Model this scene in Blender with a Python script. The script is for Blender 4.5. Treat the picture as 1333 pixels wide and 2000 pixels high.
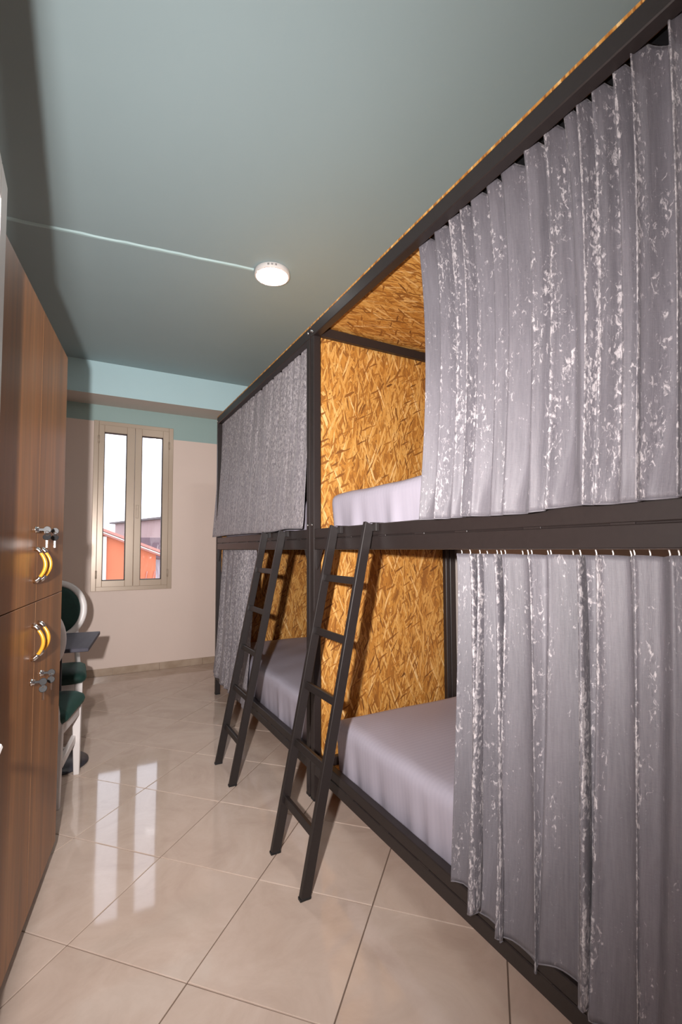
import bpy, bmesh, math, random
import numpy as np
from mathutils import Vector, Matrix, Euler

for o in list(bpy.data.objects):
    bpy.data.objects.remove(o)
scene = bpy.context.scene
COL = scene.collection
R = math.radians
random.seed(7)

# ------------------------------------------------------------------ camera
CAM_Z = 1.27
YAW, PITCH, ROLL = R(28.80), R(2.90), R(-0.21)
cam_d = bpy.data.cameras.new('camera')
cam = bpy.data.objects.new('camera', cam_d)
COL.objects.link(cam)
cam_d.sensor_fit = 'VERTICAL'
cam_d.sensor_height = 36.0
cam_d.sensor_width = 24.0
cam_d.lens = 919.27 * 36.0 / 2000.0
cam_d.shift_y = 25.67 / 2000.0
cam_d.clip_start = 0.02
cam_d.clip_end = 300
cam.matrix_world = (Matrix.Translation((0, 0, CAM_Z)) @ Matrix.Rotation(-YAW, 4, 'Z')
                    @ Matrix.Rotation(math.pi / 2 + PITCH, 4, 'X') @ Matrix.Rotation(ROLL, 4, 'Z'))
scene.camera = cam

# ------------------------------------------------------------------ view, sky, lights
vs = scene.view_settings
vs.view_transform = 'Standard'
vs.look = 'None'
vs.gamma = 1.0
vs.use_curve_mapping = False
vs.exposure = 0.0

world = bpy.data.worlds.new('overcast_sky')
scene.world = world
world.use_nodes = True
bgn = world.node_tree.nodes['Background']
bgn.inputs[0].default_value = (0.90, 0.90, 1.0, 1)
bgn.inputs[1].default_value = 3.2

# camera flash, mounted on the shoe of the upright-turned camera (left of the lens)
fl_d = bpy.data.lights.new('camera_flash', 'SPOT')
fl_d.energy = 545
fl_d.color = (1.0, 0.95, 0.93)
fl_d.shadow_soft_size = 0.022
fl_d.spot_size = R(165)
fl_d.spot_blend = 0.5
# zoomed flash head: beam falls off with the angle from its axis
fl_d.use_nodes = True
_t = fl_d.node_tree
_e = _t.nodes['Emission']
_tc = _t.nodes.new('ShaderNodeTexCoord')
_sx = _t.nodes.new('ShaderNodeSeparateXYZ')
_t.links.new(_tc.outputs['Normal'], _sx.inputs[0])
_ab = _t.nodes.new('ShaderNodeMath'); _ab.operation = 'ABSOLUTE'
_t.links.new(_sx.outputs[2], _ab.inputs[0])
_pw = _t.nodes.new('ShaderNodeMath'); _pw.operation = 'POWER'; _pw.inputs[1].default_value = 2.8
_t.links.new(_ab.outputs[0], _pw.inputs[0])
_ad = _t.nodes.new('ShaderNodeMath'); _ad.operation = 'ADD'; _ad.inputs[1].default_value = 0.02
_t.links.new(_pw.outputs[0], _ad.inputs[0])
_t.links.new(_ad.outputs[0], _e.inputs['Strength'])
fl = bpy.data.objects.new('camera_flash', fl_d)
COL.objects.link(fl)
fl.location = (-0.165, 0.09, 1.36)
fl.rotation_euler = (Vector((0.25, 1.0, 0.15))).to_track_quat('-Z', 'Y').to_euler()

LAMP_STRENGTH = 92.0

# ------------------------------------------------------------------ helpers
def link(o, parent=None):
    COL.objects.link(o)
    if parent is not None:
        o.parent = parent
    return o

def tag(o, label=None, cat=None, group=None, kind=None):
    if label: o['label'] = label
    if cat: o['category'] = cat
    if group: o['group'] = group
    if kind: o['kind'] = kind
    return o

def empty(name, loc=(0, 0, 0), rz=0.0, label=None, cat=None, group=None, kind=None):
    o = bpy.data.objects.new(name, None)
    o.empty_display_size = 0.1
    COL.objects.link(o)
    o.location = loc
    o.rotation_euler = (0, 0, rz)
    return tag(o, label, cat, group, kind)

def add_box(bm, lo, hi, bevel=0.0, seg=1, mat=None):
    """axis aligned box (then optional 4x4 matrix)"""
    t = bmesh.new()
    bmesh.ops.create_cube(t, size=1.0)
    c = [(a + b) / 2 for a, b in zip(lo, hi)]
    s = [abs(b - a) for a, b in zip(lo, hi)]
    bmesh.ops.scale(t, vec=s, verts=t.verts)
    if bevel > 0:
        bmesh.ops.bevel(t, geom=list(t.edges), offset=bevel, segments=seg, affect='EDGES', profile=0.5)
    bmesh.ops.translate(t, vec=c, verts=t.verts)
    if mat is not None:
        bmesh.ops.transform(t, matrix=mat, verts=t.verts)
    merge(bm, t)

def merge(bm, t):
    m = bpy.data.meshes.new('tmp')
    t.to_mesh(m)
    t.free()
    bm.from_mesh(m)
    bpy.data.meshes.remove(m)

def add_prism(bm, pts, z0, z1, mat=None):
    """polygon in local xy extruded along z"""
    t = bmesh.new()
    a = [t.verts.new((x, y, z0)) for x, y in pts]
    b = [t.verts.new((x, y, z1)) for x, y in pts]
    t.faces.new(a[::-1]); t.faces.new(b)
    n = len(pts)
    for i in range(n):
        t.faces.new((a[i], a[(i + 1) % n], b[(i + 1) % n], b[i]))
    bmesh.ops.recalc_face_normals(t, faces=t.faces)
    if mat is not None:
        bmesh.ops.transform(t, matrix=mat, verts=t.verts)
    merge(bm, t)

def add_tube(bm, pts, radii, n=10, cap=True, flat=None):
    """swept tube through points"""
    pts = [Vector(p) for p in pts]
    if not hasattr(radii, '__len__'):
        radii = [radii] * len(pts)
    rings = []
    up = Vector((0, 0, 1))
    prev = None
    for i, p in enumerate(pts):
        d = (pts[min(i + 1, len(pts) - 1)] - pts[max(i - 1, 0)]).normalized()
        if prev is None:
            a = d.cross(up)
            if a.length < 1e-3: a = d.cross(Vector((1, 0, 0)))
        else:
            a = prev - d * prev.dot(d)
        a.normalize()
        prev = a
        b = d.cross(a)
        rings.append([bm.verts.new(p + (a * math.cos(2 * math.pi * k / n) + b * math.sin(2 * math.pi * k / n) * (flat or 1)) * radii[i]) for k in range(n)])
    for i in range(len(rings) - 1):
        for k in range(n):
            bm.faces.new((rings[i][k], rings[i][(k + 1) % n], rings[i + 1][(k + 1) % n], rings[i + 1][k]))
    if cap:
        bm.faces.new(rings[0][::-1]); bm.faces.new(rings[-1])

def add_lathe(bm, prof, n=32, mat=None):
    t = bmesh.new()
    rings = []
    for r, z in prof:
        if r < 1e-6:
            rings.append([t.verts.new((0, 0, z))])
        else:
            rings.append([t.verts.new((r * math.cos(2 * math.pi * k / n), r * math.sin(2 * math.pi * k / n), z)) for k in range(n)])
    for A, B in zip(rings, rings[1:]):
        for k in range(n):
            k2 = (k + 1) % n
            if len(A) == 1 and len(B) == 1: continue
            if len(A) == 1: t.faces.new((A[0], B[k2], B[k]))
            elif len(B) == 1: t.faces.new((A[k], A[k2], B[0]))
            else: t.faces.new((A[k], A[k2], B[k2], B[k]))
    bmesh.ops.recalc_face_normals(t, faces=t.faces)
    if mat is not None:
        bmesh.ops.transform(t, matrix=mat, verts=t.verts)
    merge(bm, t)

def obj(name, bm, mat, parent=None, smooth=False):
    me = bpy.data.meshes.new(name)
    bmesh.ops.recalc_face_normals(bm, faces=bm.faces)
    bm.to_mesh(me)
    bm.free()
    mats = mat if isinstance(mat, (list, tuple)) else [mat]
    for m in mats:
        me.materials.append(m)
    if smooth:
        for p in me.polygons: p.use_smooth = True
    o = bpy.data.objects.new(name, me)
    return link(o, parent)

def mesh_obj(name, me, parent=None, loc=(0, 0, 0), rot=(0, 0, 0)):
    o = bpy.data.objects.new(name, me)
    o.location = loc
    o.rotation_euler = rot
    return link(o, parent)

def boxobj(name, lo, hi, mat, parent=None, bevel=0.002, seg=1):
    bm = bmesh.new()
    add_box(bm, lo, hi, bevel, seg)
    return obj(name, bm, mat, parent)

def copy_tree(o, parent=None):
    c = o.copy()
    COL.objects.link(c)
    c.parent = parent
    for ch in [x for x in bpy.data.objects if x.parent is o]:
        copy_tree(ch, c)
    return c

# ------------------------------------------------------------------ materials
class NT:
    def __init__(self, name):
        self.m = bpy.data.materials.new(name)
        self.m.use_nodes = True
        self.t = self.m.node_tree
        self.b = self.t.nodes['Principled BSDF']
        self.out = self.t.nodes['Material Output']
    def n(self, typ, **kw):
        nd = self.t.nodes.new(typ)
        for k, v in kw.items():
            if k.startswith('i_'):
                key = k[2:]
                key = int(key) if key.isdigit() else key
                self.set(nd, key, v)
            else:
                setattr(nd, k, v)
        return nd
    def set(self, nd, key, v):
        if isinstance(v, bpy.types.NodeSocket):
            self.t.links.new(v, nd.inputs[key])
        else:
            nd.inputs[key].default_value = v
    def link(self, a, b):
        self.t.links.new(a, b)
    def math(self, op, a, b=0.0, c=0.0, clamp=False):
        nd = self.t.nodes.new('ShaderNodeMath')
        nd.operation = op
        nd.use_clamp = clamp
        for i, v in enumerate((a, b, c)):
            self.set(nd, i, v)
        return nd.outputs[0]
    def mix(self, f, a, b, blend='MIX'):
        nd = self.t.nodes.new('ShaderNodeMix')
        nd.data_type = 'RGBA'
        nd.blend_type = blend
        def col(v): return v if isinstance(v, bpy.types.NodeSocket) else (tuple(v) + (1,) if len(v) == 3 else v)
        self.set(nd, 0, f)
        self.set(nd, 6, col(a))
        self.set(nd, 7, col(b))
        return nd.outputs[2]
    def mixf(self, f, a, b):
        nd = self.t.nodes.new('ShaderNodeMix')
        nd.data_type = 'FLOAT'
        self.set(nd, 0, f); self.set(nd, 2, a); self.set(nd, 3, b)
        return nd.outputs[0]
    def ramp(self, fac, stops, interp='LINEAR'):
        nd = self.t.nodes.new('ShaderNodeValToRGB')
        cr = nd.color_ramp
        cr.interpolation = interp
        while len(cr.elements) > 1: cr.elements.remove(cr.elements[0])
        cr.elements[0].position = stops[0][0]
        c = stops[0][1]; cr.elements[0].color = tuple(c) + (1,) if len(c) == 3 else c
        for p, c in stops[1:]:
            e = cr.elements.new(p)
            e.color = tuple(c) + (1,) if len(c) == 3 else c
        self.set(nd, 0, fac)
        return nd.outputs[0]
    def coord(self, which='Object'):
        return self.n('ShaderNodeTexCoord').outputs[which]
    def mapping(self, vec, scale=(1, 1, 1), rot=(0, 0, 0), loc=(0, 0, 0)):
        nd = self.n('ShaderNodeMapping')
        self.set(nd, 0, vec)
        nd.inputs[1].default_value = loc
        nd.inputs[2].default_value = rot
        nd.inputs[3].default_value = scale
        return nd.outputs[0]
    def noise(self, vec, scale=5, detail=2, rough=0.5, dist=0.0, out=0):
        nd = self.n('ShaderNodeTexNoise')
        self.set(nd, 'Vector', vec)
        nd.inputs['Scale'].default_value = scale
        nd.inputs['Detail'].default_value = detail
        nd.inputs['Roughness'].default_value = rough
        nd.inputs['Distortion'].default_value = dist
        return nd.outputs[out]
    def bump(self, h, strength=0.2, dist=0.01):
        nd = self.n('ShaderNodeBump')
        nd.inputs['Strength'].default_value = strength
        nd.inputs['Distance'].default_value = dist
        self.set(nd, 'Height', h)
        self.set(self.b, 'Normal', nd.outputs[0])
    def base(self, c): self.set(self.b, 'Base Color', c if isinstance(c, bpy.types.NodeSocket) else tuple(c) + (1,))
    def rough(self, v): self.set(self.b, 'Roughness', v)
    def metal(self, v): self.set(self.b, 'Metallic', v)

def simple(name, col, rough=0.5, metal=0.0, var=0.06, scale=12.0, bump=0.0):
    t = NT(name)
    v = t.coord()
    n = t.noise(v, scale, 3, 0.55)
    d = tuple(max(0, c * (1 - var)) for c in col)
    l = tuple(min(1, c * (1 + var)) for c in col)
    t.base(t.mix(n, d, l))
    t.rough(rough); t.metal(metal)
    if bump: t.bump(t.noise(v, scale * 12, 2), bump, 0.002)
    return t.m

M = {}
M['frame_metal'] = simple('dark_brown_powder_coat', (0.022, 0.0155, 0.0145), 0.45, 0.0, 0.18, 60, 0.08)
M['ladder_metal'] = simple('near_black_ladder_coat', (0.016, 0.0118, 0.0112), 0.42, 0.0, 0.18, 60, 0.08)
M['chrome'] = simple('chrome', (0.75, 0.74, 0.73), 0.14, 1.0, 0.04)
M['gold'] = simple('amber_gold_handle', (0.62, 0.30, 0.03), 0.25, 0.35, 0.05)
M['black_plastic'] = simple('black_plastic', (0.008, 0.008, 0.009), 0.5)
M['white_plastic'] = simple('white_plastic', (0.80, 0.76, 0.74), 0.35, 0, 0.02)
M['white_paint'] = simple('white_painted_wood', (0.74, 0.69, 0.67), 0.35, 0, 0.04, 20)
M['door_white'] = simple('white_door_lacquer', (0.72, 0.70, 0.68), 0.35, 0, 0.03, 6)
M['locker_body'] = simple('locker_side_panel', (0.17, 0.105, 0.065), 0.5, 0, 0.1)
M['plinth'] = simple('dark_plinth', (0.02, 0.016, 0.014), 0.5)
M['table_base'] = simple('dark_table_base', (0.035, 0.034, 0.045), 0.4)
M['alu'] = simple('champagne_aluminium', (0.50, 0.40, 0.31), 0.30, 0.15, 0.03, 4)
M['gasket'] = simple('black_gasket', (0.03, 0.028, 0.028), 0.6)
M['grout'] = simple('grout', (0.17, 0.115, 0.085), 0.8)
M['underside'] = simple('beam_underside_paint', (0.62, 0.56, 0.51), 0.8, 0, 0.03)
M['wall_cream'] = simple('cream_wall_paint', (0.74, 0.64, 0.58), 0.75, 0, 0.03, 3, 0.05)
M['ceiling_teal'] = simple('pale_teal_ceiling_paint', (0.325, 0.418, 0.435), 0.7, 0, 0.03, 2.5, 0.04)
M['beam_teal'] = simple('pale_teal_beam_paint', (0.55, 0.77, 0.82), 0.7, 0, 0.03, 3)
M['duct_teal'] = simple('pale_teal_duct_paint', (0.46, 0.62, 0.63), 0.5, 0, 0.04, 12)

def wall_back_mat():
    t = NT('two_tone_wall_paint')
    v = t.coord()
    s = t.n('ShaderNodeSeparateXYZ'); t.set(s, 0, v)
    right = t.math('GREATER_THAN', s.outputs[0], 0.5)
    lim = t.mixf(right, 2.59, 2.478)
    teal = t.math('GREATER_THAN', s.outputs[2], lim)
    n = t.noise(v, 3, 3)
    cream = t.mix(n, (0.78, 0.64, 0.565), (0.82, 0.675, 0.60))
    tl = t.mix(n, (0.33, 0.47, 0.455), (0.36, 0.50, 0.485))
    t.base(t.mix(teal, cream, tl))
    t.rough(0.6)
    t.bump(t.noise(v, 14, 3), 0.08, 0.004)
    return t.m
M['wall_back'] = wall_back_mat()

def tile_mat():
    t = NT('polished_beige_porcelain')
    v = t.coord()
    oi = t.n('ShaderNodeObjectInfo')
    off = t.n('ShaderNodeVectorMath', operation='SCALE')
    comb = t.n('ShaderNodeCombineXYZ')
    t.set(comb, 0, oi.outputs['Random']); t.set(comb, 1, t.math('MULTIPLY', oi.outputs['Random'], 7.31))
    t.set(off, 0, comb.outputs[0]); off.inputs['Scale'].default_value = 40
    add = t.n('ShaderNodeVectorMath', operation='ADD')
    t.set(add, 0, v); t.set(add, 1, off.outputs[0])
    vv = add.outputs[0]
    cl = t.noise(vv, 3.5, 5, 0.62, 1.2)
    fine = t.noise(vv, 60, 3, 0.6)
    c = t.ramp(cl, [(0.30, (0.53, 0.410, 0.340)), (0.52, (0.60, 0.475, 0.400)), (0.72, (0.65, 0.53, 0.455))])
    c = t.mix(t.math('MULTIPLY', fine, 0.12), c, (0.36, 0.27, 0.20))
    t.base(c)
    t.rough(t.mixf(cl, 0.035, 0.075))
    t.b.inputs['IOR'].default_value = 1.55
    t.bump(t.noise(vv, 2.2, 2, 0.4), 0.035, 0.02)
    return t.m
M['tile'] = tile_mat()

def skirting_mat():
    t = NT('beige_skirting_tile')
    v = t.coord()
    c = t.ramp(t.noise(v, 9, 4), [(0.3, (0.40, 0.30, 0.22)), (0.7, (0.52, 0.41, 0.32))])
    t.base(c); t.rough(0.2)
    return t.m
M['skirting'] = skirting_mat()

def osb_mat(name, ua, va, seed):
    """flaked board; ua/va are the axes (0,1,2) lying in the board, flakes run mostly along va"""
    t = NT(name)
    s = t.n('ShaderNodeSeparateXYZ'); t.set(s, 0, t.coord())
    cb = t.n('ShaderNodeCombineXYZ')
    t.set(cb, 0, s.outputs[ua]); t.set(cb, 1, s.outputs[va])
    base = cb.outputs[0]
    wob = t.noise(base, 26, 2, 0.5, out=1)
    wv = t.n('ShaderNodeVectorMath', operation='SUBTRACT'); t.set(wv, 0, wob); wv.inputs[1].default_value = (0.5, 0.5, 0.5)
    ws = t.n('ShaderNodeVectorMath', operation='SCALE'); t.set(ws, 0, wv.outputs[0]); ws.inputs['Scale'].default_value = 0.007
    wa = t.n('ShaderNodeVectorMath', operation='ADD'); t.set(wa, 0, base); t.set(wa, 1, ws.outputs[0])
    vec = wa.outputs[0]
    layers = [(3, 34, 7, 0, 0), (-18, 46, 8, .45, 0), (17, 48, 7.5, .50, 0), (-46, 66, 14, .74, 0), (50, 72, 15, .78, 0), (9, 90, 10, .74, 0), (-11, 120, 12, .76, 0), (20, 105, 7, .87, .55), (-24, 120, 8, .89, .60), (4, 150, 9, .88, .5), (30, 150, 15, .955, -.35), (-13, 140, 13, .955, -.35), (62, 120, 18, .96, -.35)]
    tone = None; edge = None
    for k, (ang, su, sv, thr, lift) in enumerate(layers):
        mp = t.mapping(vec, (1, 1, 1), (0, 0, R(ang)), (seed * 1.37 + k * 3.1, seed * 0.71 + k * 1.7, 0))
        mp = t.mapping(mp, (su, sv, 1))
        vo = t.n('ShaderNodeTexVoronoi', voronoi_dimensions='2D', feature='F1')
        t.set(vo, 'Vector', mp); vo.inputs['Scale'].default_value = 1.0
        ve = t.n('ShaderNodeTexVoronoi', voronoi_dimensions='2D', feature='DISTANCE_TO_EDGE')
        t.set(ve, 'Vector', mp); ve.inputs['Scale'].default_value = 1.0
        sp = t.n('ShaderNodeSeparateColor'); t.set(sp, 0, vo.outputs['Color'])
        grain = t.noise(t.mapping(mp, (5.5, 0.5, 1)), 1.6, 3, 0.6)
        val = t.math('ADD', t.math('ADD', t.math('MULTIPLY', t.math('POWER', sp.outputs[0], 1.35), 0.62), 0.08), t.math('MULTIPLY', grain, 0.32))
        if lift: val = t.math('ADD', t.math('MULTIPLY', val, 0.45), max(lift, 0.02), clamp=True)
        e = t.math('LESS_THAN', ve.outputs['Distance'], 0.035)
        e = t.math('MULTIPLY', e, t.math('GREATER_THAN', sp.outputs[2], 0.45))
        if tone is None:
            tone, edge = val, e
        else:
            mk = t.math('GREATER_THAN', sp.outputs[1], thr)
            tone = t.mixf(mk, tone, val)
            edge = t.mixf(mk, edge, e)
    col = t.ramp(tone, [(0.06, (0.10, 0.034, 0.008)), (0.22, (0.29, 0.105, 0.018)), (0.42, (0.48, 0.195, 0.032)),
                        (0.62, (0.58, 0.262, 0.050)), (0.82, (0.70, 0.37, 0.10)), (1.0, (0.88, 0.58, 0.26))])
    spk = t.noise(t.mapping(vec, (140, 38, 1)), 1, 4, 0.75)
    dk = t.math('MULTIPLY', t.math('GREATER_THAN', spk, 0.60), 0.50)
    dk = t.math('MAXIMUM', dk, t.math('MULTIPLY', edge, 0.55))
    col = t.mix(dk, col, (0.15, 0.06, 0.022))
    t.base(col)
    t.rough(0.55)
    t.bump(tone, 0.12, 0.002)
    return t.m
M['osb_end'] = osb_mat('osb_end_board', 0, 2, 1.0)
M['osb_roof'] = osb_mat('osb_roof_board', 1, 0, 5.0)

def velvet_mat():
    t = NT('grey_crushed_velvet')
    uv = t.coord('UV')                      # metres along the cloth
    at = t.n('ShaderNodeAttribute', attribute_name='crush_sheen')
    cr = at.outputs['Fac']
    # woven vertical ribs
    rib = t.noise(t.mapping(uv, (520, 30, 1)), 1.0, 2, 0.6)
    rib2 = t.noise(t.mapping(uv, (170, 10, 1)), 1.0, 3, 0.6)
    slub = t.noise(t.mapping(uv, (60, 420, 1)), 1.0, 2, 0.5)
    tone = t.noise(t.mapping(uv, (8, 2.0, 1)), 1.0, 3, 0.55)
    c = t.mix(t.math('MULTIPLY', t.math('SUBTRACT', tone, 0.30), 2.4, clamp=True), (0.052, 0.048, 0.060), (0.150, 0.138, 0.160))
    c = t.mix(t.math('MULTIPLY', rib, 0.75), c, (0.055, 0.050, 0.060))
    c = t.mix(t.math('MULTIPLY', rib2, 0.42), c, (0.29, 0.268, 0.292))
    c = t.mix(t.math('MULTIPLY', slub, 0.18), c, (0.34, 0.31, 0.33))
    pr = t.n('ShaderNodeAttribute', attribute_name='light_lift')  # far curtains painted lighter, making up for the weak light reaching them
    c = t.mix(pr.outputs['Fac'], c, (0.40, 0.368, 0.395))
    # bright and dark pile flecks; crowding on fold flanks paints grazing sheen into colour
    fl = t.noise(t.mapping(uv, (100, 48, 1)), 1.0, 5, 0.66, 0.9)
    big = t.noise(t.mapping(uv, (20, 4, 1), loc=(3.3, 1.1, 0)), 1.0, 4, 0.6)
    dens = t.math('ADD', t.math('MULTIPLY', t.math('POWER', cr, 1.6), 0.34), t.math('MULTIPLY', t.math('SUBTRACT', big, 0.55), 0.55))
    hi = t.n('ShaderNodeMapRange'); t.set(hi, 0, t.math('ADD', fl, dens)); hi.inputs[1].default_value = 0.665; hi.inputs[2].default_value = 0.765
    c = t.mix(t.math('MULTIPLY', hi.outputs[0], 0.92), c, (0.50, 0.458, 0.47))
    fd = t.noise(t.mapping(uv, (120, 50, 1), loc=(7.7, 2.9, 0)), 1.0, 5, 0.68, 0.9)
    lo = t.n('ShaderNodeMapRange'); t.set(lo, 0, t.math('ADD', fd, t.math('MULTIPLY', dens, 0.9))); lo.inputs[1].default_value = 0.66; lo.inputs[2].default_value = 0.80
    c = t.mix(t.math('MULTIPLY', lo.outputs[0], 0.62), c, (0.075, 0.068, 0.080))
    t.base(c)
    t.rough(0.55)
    t.b.inputs['Sheen Weight'].default_value = 0.13
    t.b.inputs['Sheen Roughness'].default_value = 0.30
    t.b.inputs['Sheen Tint'].default_value = (0.95, 0.9, 0.95, 1)
    t.bump(t.math('ADD', rib, t.math('MULTIPLY', fl, 0.8)), 0.4, 0.0015)
    return t.m
M['velvet'] = velvet_mat()

def sheet_mat():
    t = NT('satin_stripe_sheet')
    v = t.coord()
    s = t.n('ShaderNodeSeparateXYZ'); t.set(s, 0, v)
    st = t.math('SINE', t.math('MULTIPLY', s.outputs[1], 2 * math.pi / 0.022))
    st = t.math('GREATER_THAN', st, 0.0)
    n = t.noise(v, 4, 3)
    c = t.mix(n, (0.40, 0.367, 0.438), (0.44, 0.405, 0.475))
    c = t.mix(t.math('MULTIPLY', st, 0.10), c, (0.52, 0.48, 0.53))
    t.base(c)
    t.rough(t.mixf(st, 0.62, 0.48))
    t.bump(t.noise(v, 300, 2), 0.06, 0.001)
    return t.m
M['sheet'] = sheet_mat()

def oak_mat():
    t = NT('oak_laminate')
    v = t.coord()
    g = t.noise(t.mapping(v, (26, 26, 1.3)), 1.0, 5, 0.6, 0.8)
    f = t.noise(t.mapping(v, (170, 170, 5)), 1.0, 3, 0.6)
    b = t.noise(t.mapping(v, (7, 7, 0.35), loc=(1.3, .2, 4)), 1.0, 3, 0.5, 0.3)
    c = t.ramp(b, [(0.28, (0.25, 0.098, 0.031)), (0.50, (0.375, 0.152, 0.049)), (0.72, (0.47, 0.208, 0.074))])
    c = t.mix(t.math('MULTIPLY', t.math('SUBTRACT', g, 0.38, clamp=True), 2.2, clamp=True), c, (0.16, 0.085, 0.042))
    c = t.mix(t.math('MULTIPLY', f, 0.22), c, (0.17, 0.09, 0.045))
    kn = t.noise(t.mapping(v, (13, 13, 2.6), loc=(5, 2, 1)), 1.0, 2, 0.5)
    c = t.mix(t.math('MULTIPLY', t.math('SUBTRACT', kn, 0.66, clamp=True), 5.0, clamp=True), c, (0.10, 0.05, 0.025))
    t.base(c)
    t.rough(0.36)
    t.b.inputs['Specular IOR Level'].default_value = 0.20
    t.bump(f, 0.02, 0.001)
    return t.m
M['oak'] = oak_mat()
M['oak_edge'] = simple('oak_edge_banding', (0.62, 0.40, 0.24), 0.35)

def table_mat():
    t = NT('dark_slate_tabletop')
    v = t.coord()
    g = t.noise(t.mapping(v, (40, 4, 4)), 1.0, 4)
    t.base(t.mix(g, (0.030, 0.028, 0.040), (0.075, 0.070, 0.092)))
    t.rough(0.55)
    t.b.inputs['Specular IOR Level'].default_value = 0.3
    return t.m
M['tabletop'] = table_mat()

def green_velvet():
    t = NT('bottle_green_velvet')
    v = t.coord()
    n = t.noise(v, 16, 4, 0.6, 0.6)
    t.base(t.mix(n, (0.001, 0.010, 0.008), (0.006, 0.050, 0.037)))
    t.rough(0.7)
    t.b.inputs['Sheen Weight'].default_value = 0.06
    t.b.inputs['Sheen Tint'].default_value = (0.2, 0.7, 0.55, 1)
    return t.m
M['green'] = green_velvet()

def glass_mat():
    t = NT('window_glass')
    tr = t.n('ShaderNodeBsdfTransparent')
    tr.inputs[0].default_value = (0.96, 0.97, 0.98, 1)
    gl = t.n('ShaderNodeBsdfGlossy')
    gl.inputs['Roughness'].default_value = 0.01
    fr = t.n('ShaderNodeFresnel'); fr.inputs[0].default_value = 1.45
    mx = t.n('ShaderNodeMixShader')
    t.link(fr.outputs[0], mx.inputs[0]); t.link(tr.outputs[0], mx.inputs[1]); t.link(gl.outputs[0], mx.inputs[2])
    t.link(mx.outputs[0], t.out.inputs[0])
    return t.m
M['glass'] = glass_mat()

def emis(name, col, s):
    t = NT(name)
    t.base((0.9, 0.9, 0.9))
    t.b.inputs['Emission Color'].default_value = tuple(col) + (1,)
    t.b.inputs['Emission Strength'].default_value = s
    return t.m
M['diffuser'] = emis('lit_lamp_diffuser', (1.0, 0.97, 0.94), LAMP_STRENGTH)

M['render_orange'] = simple('orange_render', (0.52, 0.155, 0.075), 0.9, 0, 0.12, 1.5)
M['render_white'] = simple('white_render', (0.62, 0.58, 0.52), 0.9)
M['render_pink'] = simple('pink_render', (0.40, 0.29, 0.28), 0.9, 0, 0.08, 1.0)
M['roof_tile'] = simple('pink_roof_verge', (0.46, 0.20, 0.16), 0.8)
M['roof_dark'] = simple('dark_roof', (0.11, 0.065, 0.075), 0.8, 0, 0.15, 3)
M['cap_dark'] = simple('roof_cap', (0.13, 0.11, 0.11), 0.7)
M['cloth_white'] = simple('white_laundry', (0.52, 0.51, 0.56), 0.9, 0, 0.15, 6)
M['ground'] = simple('street_ground', (0.22, 0.20, 0.18), 0.9)

# ------------------------------------------------------------------ room shell
YB, YF, XR = 5.38, -1.6, 2.045
CEIL = 3.075
SK = math.tan(R(8.12))
def xl(y): return -0.64 + SK * (y - 2.4)          # skewed left wall
ROOM = [(xl(YF), YF), (XR, YF), (XR, YB), (xl(YB), YB)]

bm = bmesh.new()
add_prism(bm, ROOM, -0.12, -0.004)
floor = tag(obj('floor', bm, M['grout']), 'beige grout bed under the diagonal floor tiles', kind='structure')

# polished tiles laid on the diagonal
TS, TA = 0.4506, R(45 + 1.1)
A = Vector((math.cos(-TA), math.sin(-TA))); B = Vector((math.cos(math.pi / 2 - TA), math.sin(math.pi / 2 - TA)))
T0 = Vector((-0.016, 1.8135))
GAP = 0.0021
def clip(poly, edge_a, edge_b):
    out = []
    ea, eb = Vector(edge_a), Vector(edge_b)
    d = eb - ea
    def side(p): return d.x * (p.y - ea.y) - d.y * (p.x - ea.x)
    for i, p in enumerate(poly):
        q = poly[(i + 1) % len(poly)]
        sp, sq = side(p), side(q)
        if sp >= 0: out.append(p)
        if sp * sq < 0:
            out.append(p + (q - p) * (sp / (sp - sq)))
    return out
def tile_mesh(poly, name='floor_tile'):
    bm = bmesh.new()
    n = len(poly)
    c = sum(poly, Vector((0, 0))) / n
    def ring(inset, z):
        r = []
        for p in poly:
            d = (c - p)
            r.append(bm.verts.new((*(p + d.normalized() * min(inset * 1.414, d.length * .5)), z)))
        return r
    r0, r1, r2 = ring(0, -0.006), ring(0, -0.0012), ring(0.0014, 0)
    for a, b in ((r0, r1), (r1, r2)):
        for i in range(n):
            bm.faces.new((a[i], a[(i + 1) % n], b[(i + 1) % n], b[i]))
    bm.faces.new(r2)
    bmesh.ops.recalc_face_normals(bm, faces=bm.faces)
    me = bpy.data.meshes.new(name)
    bm.to_mesh(me); bm.free()
    me.materials.append(M['tile'])
    return me
h = TS / 2 - GAP
SQ = [A * sx * h + B * sy * h for sx, sy in ((-1, -1), (1, -1), (1, 1), (-1, 1))]
full = tile_mesh(SQ)
rt = random.Random(3)
for i in range(-14, 15):
    for j in range(-14, 15):
        c = T0 + A * TS * (i + .5) + B * TS * (j + .5)
        poly = [c + p for p in SQ]
        cl = poly
        for k in range(4):
            if len(cl) < 3: break
            cl = clip(cl, ROOM[k], ROOM[(k + 1) % 4])
        if len(cl) < 3: continue
        area = abs(sum(cl[k].x * cl[(k + 1) % len(cl)].y - cl[(k + 1) % len(cl)].x * cl[k].y for k in range(len(cl)))) / 2
        if area < 0.004: continue
        if area > (2 * h) ** 2 * 0.999:
            o = mesh_obj('floor_tile', full, floor, (c.x, c.y, 0))
        else:
            cc = sum(cl, Vector((0, 0))) / len(cl)
            o = mesh_obj('floor_tile', tile_mesh([p - cc for p in cl]), floor, (cc.x, cc.y, 0))
        o.rotation_euler = (R(rt.uniform(-.12, .12)), R(rt.uniform(-.12, .12)), 0)

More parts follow.
